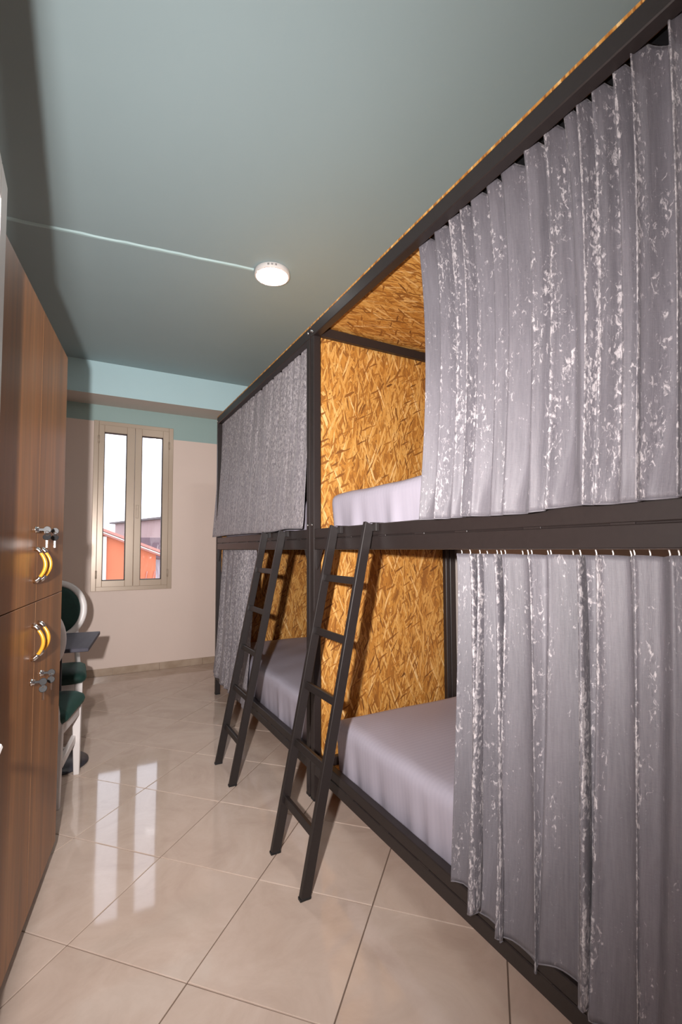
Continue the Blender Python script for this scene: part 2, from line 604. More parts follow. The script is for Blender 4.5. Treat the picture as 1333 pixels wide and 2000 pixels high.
bm = bmesh.new()
add_prism(bm, [(xl(YF) - .2, YF - .2), (XR + .2, YF - .2), (XR + .2, YB + .25), (xl(YB) - .2, YB + .25)], CEIL, CEIL + 0.12)
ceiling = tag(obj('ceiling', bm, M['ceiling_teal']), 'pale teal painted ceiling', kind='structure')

# window opening in the back wall
WX0, WX1, WZ0, WZ1 = 0.092, 0.842, 0.862, 2.585
TH = 0.24
bm = bmesh.new()
X0, X1 = xl(YB) - 0.15, XR + 0.15
add_box(bm, (X0, YB, -0.12), (WX0, YB + TH, CEIL))
add_box(bm, (WX1, YB, -0.12), (X1, YB + TH, CEIL))
add_box(bm, (WX0, YB, -0.12), (WX1, YB + TH, WZ0))
add_box(bm, (WX0, YB, WZ1), (WX1, YB + TH, CEIL))
tag(obj('wall_back', bm, M['wall_back']), 'cream end wall with teal band and window', kind='structure')
bm = bmesh.new()
add_prism(bm, [(xl(YF) - .15, YF - .15), (xl(YF), YF), (xl(YB), YB), (xl(YB) - .15, YB)], -0.12, CEIL)
tag(obj('wall_left', bm, M['wall_cream']), 'cream wall behind the lockers', kind='structure')
bm = bmesh.new(); add_box(bm, (XR, YF - .15, -0.12), (XR + .15, YB, CEIL))
tag(obj('wall_right', bm, M['wall_cream']), 'cream wall behind the bunk beds', kind='structure')
bm = bmesh.new(); add_box(bm, (xl(YF), YF - .15, -0.12), (XR, YF, CEIL))
tag(obj('wall_front', bm, M['wall_cream']), 'cream wall behind the viewer', kind='structure')

# dropped ceiling beam along the back wall
bm = bmesh.new()
add_box(bm, (xl(5.0) - .05, 5.0, 2.76), (XR, YB, CEIL))
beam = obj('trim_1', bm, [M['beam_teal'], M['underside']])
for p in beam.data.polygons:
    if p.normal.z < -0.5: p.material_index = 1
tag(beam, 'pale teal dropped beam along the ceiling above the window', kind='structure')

# tile skirting, piece by piece
def skirting(name, a, b, lab, first=0.0, step=0.45):
    a, b = Vector(a), Vector(b)
    d = (b - a); L = d.length; d.normalize()
    rz = math.atan2(d.y, d.x)
    root = empty(name, (a.x, a.y, 0), rz, lab, kind='structure')
    s = 0.0; e = first if first > 0 else step
    while s < L - 1e-4:
        e = min(e, L)
        boxobj('skirting_tile', (s + .0008, 0.0, 0.0005), (e - .0008, 0.010, 0.074), M['skirting'], root, 0.0015)
        s = e; e = s + step
    return root
skirting('baseboard_back', (XR, YB), (xl(YB), YB), 'beige tile skirting under the window', 0.40)
skirting('baseboard_left', (xl(YB), YB), (xl(YF), YF), 'beige tile skirting behind the lockers')
skirting('baseboard_right', (XR, YF), (XR, YB), 'beige tile skirting behind the beds')

# ------------------------------------------------------------------ window
win = empty('window_1', ((WX0 + WX1) / 2, YB, WZ0), 0, 'champagne aluminium casement window with two tall narrow sashes', kind='structure')
def wloc(x, y, z): return (x - (WX0 + WX1) / 2, y - YB, z - WZ0)
def wbox(name, lo, hi, mat, parent=win, bevel=0.002):
    return boxobj(name, wloc(*lo), wloc(*hi), mat, parent, bevel)
bm = bmesh.new()
fw, fy0, fy1 = 0.034, YB - 0.012, YB + 0.055
for lo, hi in (((WX0 - .012, fy0, WZ0 - .012), (WX0 + fw, fy1, WZ1 + .012)), ((WX1 - fw, fy0, WZ0 - .012), (WX1 + .012, fy1, WZ1 + .012)),
               ((WX0 + fw, fy0, WZ0 - .012), (WX1 - fw, fy1, WZ0 + fw)), ((WX0 + fw, fy0, WZ1 - fw), (WX1 - fw, fy1, WZ1 + .012))):
    add_box(bm, wloc(*lo), wloc(*hi), 0.003)
obj('window_frame', bm, M['alu'], win)
XM = 0.468
for (a, b, g0, g1) in ((WX0 + fw, XM - .0012, 0.178, 0.390), (XM + .0012, WX1 - fw, 0.535, 0.746)):
    bm = bmesh.new()
    y0, y1 = YB - 0.022, YB + 0.035
    z0, z1, gz0, gz1 = WZ0 + fw - .004, WZ1 - fw + .004, 0.957, 2.480
    for lo, hi in (((a, y0, z0), (g0, y1, z1)), ((g1, y0, z0), (b, y1, z1)), ((g0, y0, z0), (g1, y1, gz0)), ((g0, y0, gz1), (g1, y1, z1))):
        add_box(bm, wloc(*lo), wloc(*hi), 0.003)
    sash = obj('sash', bm, M['alu'], win)
    bm = bmesh.new()
    for lo, hi in (((g0 - .002, y0 + .012, gz0), (g0 + .006, y1, gz1)), ((g1 - .006, y0 + .012, gz0), (g1 + .002, y1, gz1)),
                   ((g0, y0 + .012, gz0 - .002), (g1, y1, gz0 + .006)), ((g0, y0 + .012, gz1 - .006), (g1, y1, gz1 + .002))):
        add_box(bm, wloc(*lo), wloc(*hi))
    obj('gasket', bm, M['gasket'], sash)
    wbox('pane', (g0 + .004, YB + .004, gz0 + .004), (g1 - .004, YB + .010, gz1 - .004), M['glass'], sash, 0)
for x in (WX0 + fw, WX1 - fw):
    for z in (1.02, 2.40):
        bm = bmesh.new()
        add_tube(bm, [wloc(x, YB - .024, z - .04), wloc(x, YB - .024, z + .04)], 0.008, 8)
        obj('hinge', bm, M['alu'], win, True)
bm = bmesh.new()
add_box(bm, wloc(XM + .018, YB - .030, 1.60), wloc(XM + .042, YB - .022, 1.74), 0.003)
add_tube(bm, [wloc(XM + .03, YB - .030, 1.70), wloc(XM + .03, YB - .040, 1.70)], 0.008, 10)
obj('latch', bm, M['alu'], win)

# ------------------------------------------------------------------ open white door at the left, hinged on a short entrance wall
bm = bmesh.new()
add_box(bm, (xl(0.41), 0.36, -0.12), (-0.235, 0.455, CEIL))
tag(obj('wall_entrance', bm, M['wall_cream']), 'short cream wall carrying the open door', kind='structure')
DX, DY0, DY1, DZ = -0.167, 0.462, 1.276, 2.098
door = empty('door_1', (DX, DY0, 0), 0, 'open white panelled door beside the lockers', kind='structure')
bm = bmesh.new()
L = DY1 - DY0
st = 0.085
for lo, hi in (((-.040, 0, .008), (0, st, DZ)), ((-.040, L - st, .008), (0, L, DZ)), ((-.040, st, DZ - st), (0, L - st, DZ)),
               ((-.040, st, .008), (0, L - st, .20)), ((-.040, st, .98), (0, L - st, 1.07))):
    add_box(bm, lo, hi, 0.003)
obj('door_frame', bm, M['door_white'], door)
boxobj('door_panel', (-.030, st, .20), (-.012, L - st, .98), M['door_white'], door, 0.001)
boxobj('door_panel', (-.030, st, 1.07), (-.012, L - st, DZ - st), M['door_white'], door, 0.001)
bm = bmesh.new()
add_tube(bm, [(0, L - .165, .90), (.030, L - .165, .90), (.036, L - .175, .90), (.036, L - .28, .90)], 0.008, 8)
add_box(bm, (0, L - .186, .80), (.004, L - .148, .98), 0.001)
obj('door_handle', bm, M['white_plastic'], door, False)

# ------------------------------------------------------------------ ceiling lamp, cable duct
def ceiling_lamp(x, y, lab):
    root = empty('ceiling_lamp', (x, y, CEIL), 0, lab, 'lamp')
    bm = bmesh.new()
    add_lathe(bm, [(0, -.0005), (.111, -.0005), (.1135, -.003), (.1135, -.030), (.110, -.034), (.1015, -.034), (.1005, -.029), (0, -.029)], 56)
    obj('housing', bm, M['white_plastic'], root, True)
    bm = bmesh.new()
    add_lathe(bm, [(0, -.0294), (.1002, -.0294), (.1002, -.0325), (.094, -.0345), (0, -.0350)], 56)
    obj('diffuser', bm, M['diffuser'], root, True)
    for g in range(3):
        for k in range(2):
            an = math.atan2(-y, -x) + R(-14 + g * 12 + k * 3.4)
            bm = bmesh.new()
            add_box(bm, (-.0008, -.0016, -.006), (.0012, .0016, .006), 0, 1,
                    Matrix.Rotation(an, 4, 'Z') @ Matrix.Translation((.1132, 0, -.015)))
            obj('vent_slot', bm, M['black_plastic'], root)
    return root
ceiling_lamp(1.048, 2.825, 'round white surface lamp glowing on the teal ceiling')
ceiling_lamp(0.55, -0.75, 'unseen round fill lamp added on the ceiling behind the viewer')  # unseen lamp, added to fill the near part of the room with light
bm = bmesh.new()
a, b = Vector((xl(3.05) + .002, 3.06)), Vector((0.934, 2.856))
d = (b - a).normalized(); nn = Vector((-d.y, d.x)) * 0.011
segs = 26
prev = None
rb = random.Random(5)
for i in range(segs + 1):
    p = a + (b - a) * i / segs + Vector((0, rb.uniform(-.0022, .0022)))
    w = nn * rb.uniform(.85, 1.15)
    row = [bm.verts.new((*(p + w * 1.3), CEIL - .0002)), bm.verts.new((*(p + w * .6), CEIL - .008)), bm.verts.new((*(p - w * .6), CEIL - .008)), bm.verts.new((*(p - w * 1.3), CEIL - .0002))]
    if prev:
        for k in range(3): bm.faces.new((prev[k], prev[k + 1], row[k + 1], row[k]))
    prev = row
tag(obj('cable_duct', bm, M['duct_teal']), 'thin teal painted cable duct running across ceiling to the lamp', 'cable duct')

# ------------------------------------------------------------------ bunk beds
BX0, BX1 = 1.050, 2.010          # front face, rear face
BL = 1.985                       # length between the outer faces of the posts
PW = 0.040
Z_TOP, Z_MID0, Z_MID1, Z_LOW0, Z_LOW1 = 2.463, 1.268, 1.374, 0.131, 0.228
def make_bed(y0, lab):
    """y0 = near end"""
    root = empty('bunk_bed', (BX0, y0, 0), 0, lab, 'bunk bed', 'curtained metal bunk beds')
    W = BX1 - BX0
    fm = M['frame_metal']
    def b(name, lo, hi, mat=fm, bev=0.003): return boxobj(name, lo, hi, mat, root, bev)
    # posts
    for x in (0, W - PW):
        for y in (0, BL - PW):
            b('post', (x, y, 0), (x + PW, y + PW, Z_TOP - .060 if x == 0 else Z_TOP))
    # rear posts are doubled, as the photo shows two uprights side by side
    b('post', (W - PW - .030, BL - PW + .004, 0), (W - PW - .001, BL - .004, Z_TOP))
    # front rails: each made of two stacked profiles with a seam
    for (z0, z1, nm) in ((Z_MID0, Z_MID1, 'middle_rail'), (Z_LOW0, Z_LOW1, 'lower_rail')):
        zs = z0 + (z1 - z0) * .53
        bm = bmesh.new()
        add_box(bm, (0.002, PW - .001, z0), (PW - .002, BL - PW + .001, zs - .0012), 0.003)
        add_box(bm, (0.002, PW - .001, zs + .0012), (PW - .002, BL - PW + .001, z1), 0.003)
        add_box(bm, (0.008, PW - .001, z0 + .01), (PW - .008, BL - PW + .001, z1 - .01))
        rail = obj(nm, bm, fm, root)
        # weld beads bridging the seam
        yy = .12
        k = 0
        while yy < BL - .2:
            boxobj('weld', (0.0012, yy, zs - .003), (0.006, yy + .055, zs + .003), fm, rail, 0.001)
            yy += .21 + .03 * ((k * 7) % 3); k += 1
        b(nm, (W - PW + .002, PW, z0), (W - .002, BL - PW, z1))
        for y in (0.004, BL - PW + .004):
            b('cross_rail', (PW, y, z0), (W - PW - .031, y + PW - .008, z1 - .035))
        dk = b('deck_board', (PW + .001, PW + .001, z1 - .090), (W - PW - .001, BL - PW - .001, z1 - .076), M['osb_roof'], 0)
    # top frame
    b('top_rail', (0, 0, Z_TOP - .060), (PW, BL, Z_TOP))
    b('top_rail', (W - PW + .002, PW, Z_TOP - .045), (W - .002, BL - PW, Z_TOP - .001))
    for y in (0.004, BL - PW + .004):
        b('cross_rail', (PW, y, Z_TOP - .052), (W - PW - .031, y + PW - .010, Z_TOP - .004))
    b('curtain_track', (PW + .012, PW, Z_TOP - .016), (PW + .024, BL - PW, Z_TOP - .002), M['black_plastic'], 0.001)
    b('curtain_track', (PW + .004, PW, Z_MID0 - .001), (PW + .016, BL - PW, Z_MID0 + .012), M['white_plastic'], 0.001)
    # boards
    b('roof_board', (.001, .002, Z_TOP + .0005), (W, BL - .002, Z_TOP + .0085), M['osb_roof'], 0)
    b('end_board', (.008, BL + .0005, .10), (W - .036, BL + .0100, Z_TOP - .001), M['osb_end'], 0)
    # corner gussets under the middle rail
    for y, s in ((PW, 1), (BL - PW, -1)):
        bm = bmesh.new()
        add_prism(bm, [(y, Z_MID0 - .001), (y + s * .062, Z_MID0 - .001), (y + s * .052, Z_MID0 - .020), (y + s * .014, Z_MID0 - .092), (y, Z_MID0 - .105)], .016, .022,
                  Matrix(((0, 0, 1, 0), (1, 0, 0, 0), (0, 1, 0, 0), (0, 0, 0, 1))))
        obj('gusset', bm, fm, root)
    # bolts at the corners
    for (y, z) in ((BL - .012, Z_TOP - .030), (BL - .030, Z_TOP - .040), (BL - .020, Z_MID1 + .022), (.012, Z_TOP - .030), (.020, Z_MID1 + .022)):
        bm = bmesh.new()
        add_lathe(bm, [(0, .006), (.004, .0055), (.0065, .003), (.007, 0), (0, 0)], 12,
                  Matrix.Translation((0, y, z)) @ Matrix.Rotation(-math.pi / 2, 4, 'Y'))
        obj('bolt', bm, M['chrome'], root, True)
    for z in (.006,):
        for y in (0, BL - PW):
            b('foot_cap', (-.001, y - .0005, 0), (PW + .001, y + PW + .0005, .012), M['black_plastic'], 0.001)
    return root
Y_NEAR = 0.257
Y_FAR = 2.2545
make_bed(Y_NEAR, 'nearer dark metal bunk bed whose open middle shows flaked board')
make_bed(Y_FAR, 'farther dark metal bunk bed standing toward the window wall')

# ------------------------------------------------------------------ mattresses
def mattress(y0, y1, z0, z1, lab, seed, x0=1.097, x1=1.945):
    cx, cy = (x0 + x1) / 2, (y0 + y1) / 2
    hx, hy, hz = (x1 - x0) / 2, (y1 - y0) / 2, (z1 - z0) / 2
    rs = np.random.RandomState(seed)
    nx, ny, nz = 26, 90, 10
    rad = 0.048
    verts = {}; V = []; F = []
    def vid(i, j, k):
        key = (i, j, k)
        if key not in verts:
            p = np.array([-hx + 2 * hx * i / nx, -hy + 2 * hy * j / ny, -hz + 2 * hz * k / nz])
            inner = np.array([hx - rad, hy - rad, hz - rad])
            q = np.clip(p, -inner, inner)
            d = p - q
            l = np.linalg.norm(d)
            # spread verts near corners
            if l > 1e-9: p = q + d / l * min(l, rad) if np.count_nonzero(np.abs(d) > 1e-9) > 1 else p
            verts[key] = len(V); V.append(p)
        return verts[key]
    for i in range(nx):
        for j in range(ny):
            F.append((vid(i, j, nz), vid(i + 1, j, nz), vid(i + 1, j + 1, nz), vid(i, j + 1, nz)))
            F.append((vid(i, j, 0), vid(i, j + 1, 0), vid(i + 1, j + 1, 0), vid(i + 1, j, 0)))
    for i in range(nx):
        for k in range(nz):
            F.append((vid(i, 0, k), vid(i + 1, 0, k), vid(i + 1, 0, k + 1), vid(i, 0, k + 1)))
            F.append((vid(i, ny, k), vid(i, ny, k + 1), vid(i + 1, ny, k + 1), vid(i + 1, ny, k)))
    for j in range(ny):
        for k in range(nz):
            F.append((vid(0, j, k), vid(0, j, k + 1), vid(0, j + 1, k + 1), vid(0, j + 1, k)))
            F.append((vid(nx, j, k), vid(nx, j + 1, k), vid(nx, j + 1, k + 1), vid(nx, j, k + 1)))
    P = np.array(V)
    ph = rs.uniform(0, 6.28, 12)
    # gentle crown on top, gathers on the sides below the edge
    top = P[:, 2] > 0
    crown = 0.010 * np.cos(np.clip(P[:, 0] / hx, -1, 1) * 1.4) * np.cos(np.clip(P[:, 1] / hy, -1, 1) * 1.4)
    P[:, 2] += np.where(top, crown, 0) * np.clip((P[:, 2] + hz) / (2 * hz), 0, 1)
    P[:, 2] += np.where(P[:, 2] > hz * .8, 0.0020 * np.sin(P[:, 1] * 9 + P[:, 0] * 5 + ph[0]) + .0012 * np.sin(P[:, 1] * 23 - P[:, 0] * 14 + ph[1]), 0)
    down = np.clip((hz * .9 - P[:, 2]) / (2 * hz), 0, 1)
    wr = sum(np.sin(P[:, 1] * f + ph[i + 2] + .9 * np.sin(P[:, 1] * 3 + i)) * a for i, (f, a) in enumerate(((38, .0042), (67, .0032), (21, .0038))))
    ridge = np.abs(np.sin(P[:, 1] * 13 + ph[8] + np.sin(P[:, 1] * 5))) ** 14 * .011
    side = (np.abs(P[:, 0]) > hx - .03)
    P[:, 0] += np.where(side, np.sign(P[:, 0]) * (wr + ridge - .019) * down, 0)
    wr2 = sum(np.sin(P[:, 0] * f + ph[i + 5]) * a for i, (f, a) in enumerate(((44, .0022), (71, .0016), (23, .002))))
    end = (np.abs(P[:, 1]) > hy - .03)
    P[:, 1] += np.where(end, np.sign(P[:, 1]) * (wr2 - .006) * down, 0)
    P[:, 2] += hz
    me = bpy.data.meshes.new('mattress')
    me.from_pydata(P.tolist(), [], F)
    me.validate(); me.update()
    me.materials.append(M['sheet'])
    for p in me.polygons: p.use_smooth = True
    o = mesh_obj('mattress', me, None, (cx, cy, z0))
    return tag(o, lab, 'mattress', 'sheeted bunk mattresses')
mattress(0.31, 2.130, Z_MID1 - .0755, 1.548, 'lavender grey sheeted mattress on top bunk of nearer bed', 1)
mattress(0.31, 2.090, Z_LOW1 - .0755, 0.438, 'lavender grey sheeted mattress on bottom bunk of nearer bed', 2)
mattress(2.31, 4.15, Z_MID1 - .0755, 1.548, 'lavender grey mattress behind the curtain on top bunk of farther bed', 3)
mattress(2.31, 4.15, Z_LOW1 - .0755, 0.438, 'lavender grey sheeted mattress on bottom bunk of farther bed', 4)

# ------------------------------------------------------------------ curtains
def smooth_noise(n, knots, rs):
    k = rs.rand(knots + 3)
    x = np.linspace(0, knots, n)
    i = np.floor(x).astype(int); f = x - i
    f = f * f * (3 - 2 * f)
    return k[i] * (1 - f) + k[i + 1] * f

def curtain(yf_top, yf_bot, yn, zt, zb, xt, xb, lab, seed, wl=0.052, amp=0.014, deep=0.0, scallop=0.010, hem=0.012, hooks=False, bow=0.0, flat=0.0, hem_slope=0.0, lim=None, more=0.0, gap_shade=False):
    """hangs from far end yf to near end yn; wl = fold pitch"""
    rs = np.random.RandomState(seed)
    L = yf_top - yn
    nu = int(L / 0.0036); nv = 70
    u = np.linspace(0, 1, nu)
    n_f = L / wl
    # fold phase with irregular pitch
    dens = 0.55 + 0.9 * smooth_noise(nu, max(4, int(n_f * .8)), rs)
    ph = np.cumsum(dens); ph = ph / ph[-1] * n_f * 2 * math.pi + rs.rand() * 6
    fa = 0.45 + 0.9 * smooth_noise(nu, max(4, int(n_f)), rs)          # per fold depth
    dens2 = 0.6 + 0.8 * smooth_noise(nu, max(4, int(n_f * .5)), rs)
    ph2 = np.cumsum(dens2); ph2 = ph2 / ph2[-1] * n_f * .52 * 2 * math.pi + rs.rand() * 6
    fa2 = 0.3 + 1.1 * smooth_noise(nu, max(4, int(n_f * .5)), rs)
    drift = smooth_noise(nu, max(4, int(n_f * .4)), rs) - .5
    hemn = smooth_noise(nu, max(5, int(n_f * .55)), rs) - .5
    keep = smooth_noise(nu, max(4, int(n_f * .6)), rs)
    v = np.linspace(0, 1, nv)
    U, Vv = np.meshgrid(u, v)
    PH = ph[None, :] + 1.6 * drift[None, :] * Vv
    PH2 = ph2[None, :] - 1.2 * drift[None, :] * Vv
    fine_w = (1 - Vv) ** 0.8 * (1 - .0) + Vv * (0.25 + .55 * keep[None, :])
    fine_w = fine_w * (1 - flat * np.clip((Vv - .25) * 1.6, 0, 1))
    wide_w = 0.25 + 0.9 * Vv * (1 - flat * .6)
    s1 = np.sin(PH) + 0.28 * np.sin(2 * PH + .6)
    s2 = np.sin(PH2) + 0.22 * np.sin(2 * PH2 + 1.0)
    off = amp * (fa[None, :] * s1 * fine_w + 0.75 * fa2[None, :] * s2 * wide_w)
    ydis = -deep * (fa2[None, :] * np.cos(PH2) * (0.35 + .65 * Vv) + .4 * fa[None, :] * np.cos(PH) * fine_w)
    yfar = yf_top + (yf_bot - yf_top) * Vv ** .7 + bow * np.sin(np.pi * Vv)
    Y = yfar + (yn - yfar) * U + ydis
    X = xt + (xb - xt) * Vv ** 1.1 - off
    sc = scallop * (np.abs(np.sin(ph * .5 + .4)) - .55)
    Z = zt + (zb - zt) * Vv + (1 - Vv) ** 6 * sc[None, :] + Vv ** 5 * (hem * 2 * hemn + hem_slope * (u - .5))[None, :]
    # keep the cloth in front of mattress and rail where it hangs over them
    if lim is not None:
        zr, zm = lim
        xl_ = np.interp(Z, [zr - .05, zr + .012, zm, zm + .12], [1.044, 1.044, 1.090, 1.2])
        X = np.where(X > xl_ - .012, xl_ - .012 * np.exp(-np.clip((X - xl_ + .012), 0, 1) / .012), X)
    # arc length for UV, crush attribute from the slope of the fold
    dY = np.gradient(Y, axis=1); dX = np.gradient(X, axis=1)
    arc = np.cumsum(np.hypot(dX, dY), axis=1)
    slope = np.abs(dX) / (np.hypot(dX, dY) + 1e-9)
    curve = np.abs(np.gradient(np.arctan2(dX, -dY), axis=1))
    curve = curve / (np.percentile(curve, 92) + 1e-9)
    crush_sheen = np.clip(0.55 * slope + 0.45 * np.clip(curve, 0, 1) + more, 0, 1)  # offset gives far curtains extra flecks, painted in to lift their tone
    ox, oy, oz = xt, yn, zb
    pts = np.stack([X - ox, Y - oy, Z - oz], -1).reshape(-1, 3)
    idx = np.arange(nu * nv).reshape(nv, nu)
    F = np.stack([idx[:-1, :-1], idx[1:, :-1], idx[1:, 1:], idx[:-1, 1:]], -1).reshape(-1, 4)
    me = bpy.data.meshes.new('curtain')
    me.from_pydata(pts.tolist(), [], F.tolist())
    at = me.attributes.new('crush_sheen', 'FLOAT', 'POINT')
    at.data.foreach_set('value', crush_sheen.reshape(-1).astype(np.float32))
    at2 = me.attributes.new('light_lift', 'FLOAT', 'POINT')
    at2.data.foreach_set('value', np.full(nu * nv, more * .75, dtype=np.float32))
    uvl = me.uv_layers.new(name='UVMap')
    li = np.empty(len(me.loops), dtype=np.int32)
    me.loops.foreach_get('vertex_index', li)
    uvc = np.stack([np.broadcast_to(arc.mean(axis=0)[None, :], arc.shape).reshape(-1) + seed * 1.7, (Z - zb).reshape(-1) + seed], -1)[li]
    uvl.data.foreach_set('uv', uvc.reshape(-1).astype(np.float32))
    me.materials.append(M['velvet'])
    me.polygons.foreach_set('use_smooth', np.ones(len(me.polygons), dtype=bool))
    me.update()
    o = mesh_obj('curtain', me, None, (ox, oy, oz))
    tag(o, lab, 'curtain', 'crushed velvet bunk curtains')
    md = o.modifiers.new('thickness', 'SOLIDIFY')
    md.thickness = 0.0022; md.offset = 0
    # turned hem along the lower edge
    bm = bmesh.new()
    add_tube(bm, [pts[idx[-1, i]] for i in range(0, nu, 2)], 0.0024, 5)
    obj('hem', bm, M['velvet'], o, True)
    if gap_shade:
        boxobj('gap_shade_strip', (.034, .01, zt - zb - .020), (.037, yf_top - yn - .012, zt - zb + .0365), M['black_plastic'], o, 0.0005)  # black strip added to paint the gap behind the curtain top as shade
    if hooks:
        hm = None
        n = int(L / 0.030)
        for k in range(n):
            i = min(nu - 1, int((k + .5 + .3 * (rs.rand() - .5)) / n * nu))
            p = pts[idx[0, i]]
            if hm is None:
                bm = bmesh.new()
                add_tube(bm, [(0, 0, -.012), (0.002, 0, .004), (0, .002, .016), (0, 0, .024)], 0.0016, 6)
                add_box(bm, (-.003, -.003, .020), (.003, .003, .026), 0.001)
                hk = obj('hook', bm, M['white_plastic'], o)
                hm = hk.data
            else:
                hk = mesh_obj('hook', hm, o)
            hk.location = tuple(p)
    return o
UP, LOW = (Z_MID1, 1.56), (Z_LOW1, 0.46)
curtain(1.375, 1.290, 0.29, 2.425, 1.370, 1.110, 1.034, 'big grey crushed velvet curtain half drawn across top bunk of nearer bed', 11, 0.060, 0.0225, 0.012, 0.040, 0.006, bow=-0.03, lim=UP, gap_shade=True)
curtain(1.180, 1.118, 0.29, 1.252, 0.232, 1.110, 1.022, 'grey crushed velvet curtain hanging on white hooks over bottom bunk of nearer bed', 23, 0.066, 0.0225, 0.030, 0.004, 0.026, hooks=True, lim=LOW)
curtain(4.215, 4.30, 2.325, 2.412, 1.385, 1.098, 1.036, 'grey crushed velvet curtain fully drawn across top bunk of farther bed', 31, 0.105, 0.0110, 0.0, 0.024, 0.006, flat=.75, lim=UP, more=.65, gap_shade=True)
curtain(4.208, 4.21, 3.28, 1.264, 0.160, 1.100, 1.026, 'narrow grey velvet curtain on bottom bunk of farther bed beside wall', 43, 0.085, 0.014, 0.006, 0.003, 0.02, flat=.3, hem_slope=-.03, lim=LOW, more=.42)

# ------------------------------------------------------------------ ladders
def make_ladder(y0, lab):
    """y0 = centre"""
    root = empty('bunk_ladder', (0.735, y0, 0), 0, lab, 'ladder', 'ladders hooked on the bunk rails')
    run, rise = 0.285, 1.372
    ang = math.atan2(run, rise)
    Ln = math.hypot(run, rise)
    T = Matrix.Rotation(ang, 4, 'Y')
    hw = 0.160
    fm = M['ladder_metal']
    for s in (-1, 1):
        yc = s * (hw - .011)
        bm = bmesh.new()
        # stile cut level at floor and top
        lo, hi = (-.020, yc - .011), (.020, yc + .011)
        pr = bmesh.new()
        t = math.tan(ang)
        pts = [(-.020, 0.020 * t), (.020, -.020 * t), (.020, Ln - .020 * t), (-.020, Ln + .020 * t)]
        M3 = Matrix(((1, 0, 0, 0), (0, 0, -1, 0), (0, 1, 0, 0), (0, 0, 0, 1)))
        add_prism(pr, pts, -(yc + .011), -(yc - .011), M3)
        bmesh.ops.bevel(pr, geom=list(pr.edges), offset=0.002, segments=1, affect='EDGES')
        bmesh.ops.transform(pr, matrix=T, verts=pr.verts)
        bmesh.ops.translate(pr, vec=(0, 0, 0.0015), verts=pr.verts)
        merge(bm, pr)
        stile = obj('stile', bm, fm, root)
        # hook plate over the rail
        bm = bmesh.new()
        yy = yc - .012
        add_box(bm, (run + .012, yy - .026, rise - .030), (run + .0265, yy + .002, rise + .003), 0.001)
        add_box(bm, (run + .012, yc - .011, rise + .003), (run + .069, yc + .011, rise + .006), 0.001)
        add_box(bm, (run + .0675, yc - .011, rise - .022), (run + .0695, yc + .011, rise + .004), 0.001)
        obj('hook', bm, fm, stile)
        bm = bmesh.new()
        add_box(bm, (-.021 + 0, yc - .0115, 0), (.0225, yc + .0115, .010), .001)
        obj('foot_cap', bm, M['black_plastic'], stile)
    for z in (1.140, 0.908, 0.676, 0.440, 0.212):
        bm = bmesh.new()
        add_box(bm, (-.010, -(hw - .0225), z / math.cos(ang) - .015), (.010, hw - .0225, z / math.cos(ang) + .015), .002, 1, T)
        obj('rung', bm, fm, root)
    return root
make_ladder(1.772, 'dark metal ladder hooked on the nearer bunk bed')
make_ladder(2.712, 'dark metal ladder hooked on the farther bunk bed')

# ------------------------------------------------------------------ lockers
lk = empty('locker', (-0.072, 2.33, 0), R(-8.12), 'tall oak laminate locker with four doors and yellow handles', 'locker')
LW, LD, LT, LS = 0.871, 0.48, 2.104, 1.096
bm = bmesh.new()
add_box(bm, (-LD, -LW, .07), (-.0185, -LW + .018, LT), .001)
add_box(bm, (-LD, -.018, .07), (-.0185, 0, LT), .001)
add_box(bm, (-LD, -LW + .018, LT - .018), (-.0185, -.018, LT), .001)
add_box(bm, (-LD, -LW + .018, .07), (-.0185, -.018, .088), .001)
add_box(bm, (-LD, -LW + .018, LS - .010), (-.0185, -.018, LS + .008), .001)
add_box(bm, (-LD, -.444, .088), (-.0185, -.426, LT - .018), .001)
add_box(bm, (-LD, -LW + .018, .088), (-LD + .008, -.018, LT - .018))
obj('body', bm, M['locker_body'], lk)
boxobj('plinth', (-LD + .02, -LW + .01, .0), (-.045, -.01, .0698), M['plinth'], lk, .002)
SEAM = -0.437
def bow_handle(parent, y, zc, length=0.104):
    bm = bmesh.new()
    pts = []
    for i in range(13):
        t = i / 12 * 2 - 1
        pts.append((0.034 - 0.018 * t * t, y, zc + t * length * .42))
    add_tube(bm, pts, [0.0050 + 0.0012 * (1 - (i / 6 - 1) ** 2) for i in range(13)], 10)
    hd = obj('handle', bm, M['gold'], parent, True)
    for s in (-1, 1):
        bm = bmesh.new()
        add_tube(bm, [(0.0, y, zc + s * length * .52), (0.010, y, zc + s * length * .50), (0.0165, y, zc + s * length * .43), (0.019, y, zc + s * length * .37)], [.0075, .0075, .0070, .0062], 10)
        obj('handle_end', bm, M['chrome'], hd, True)
    return hd
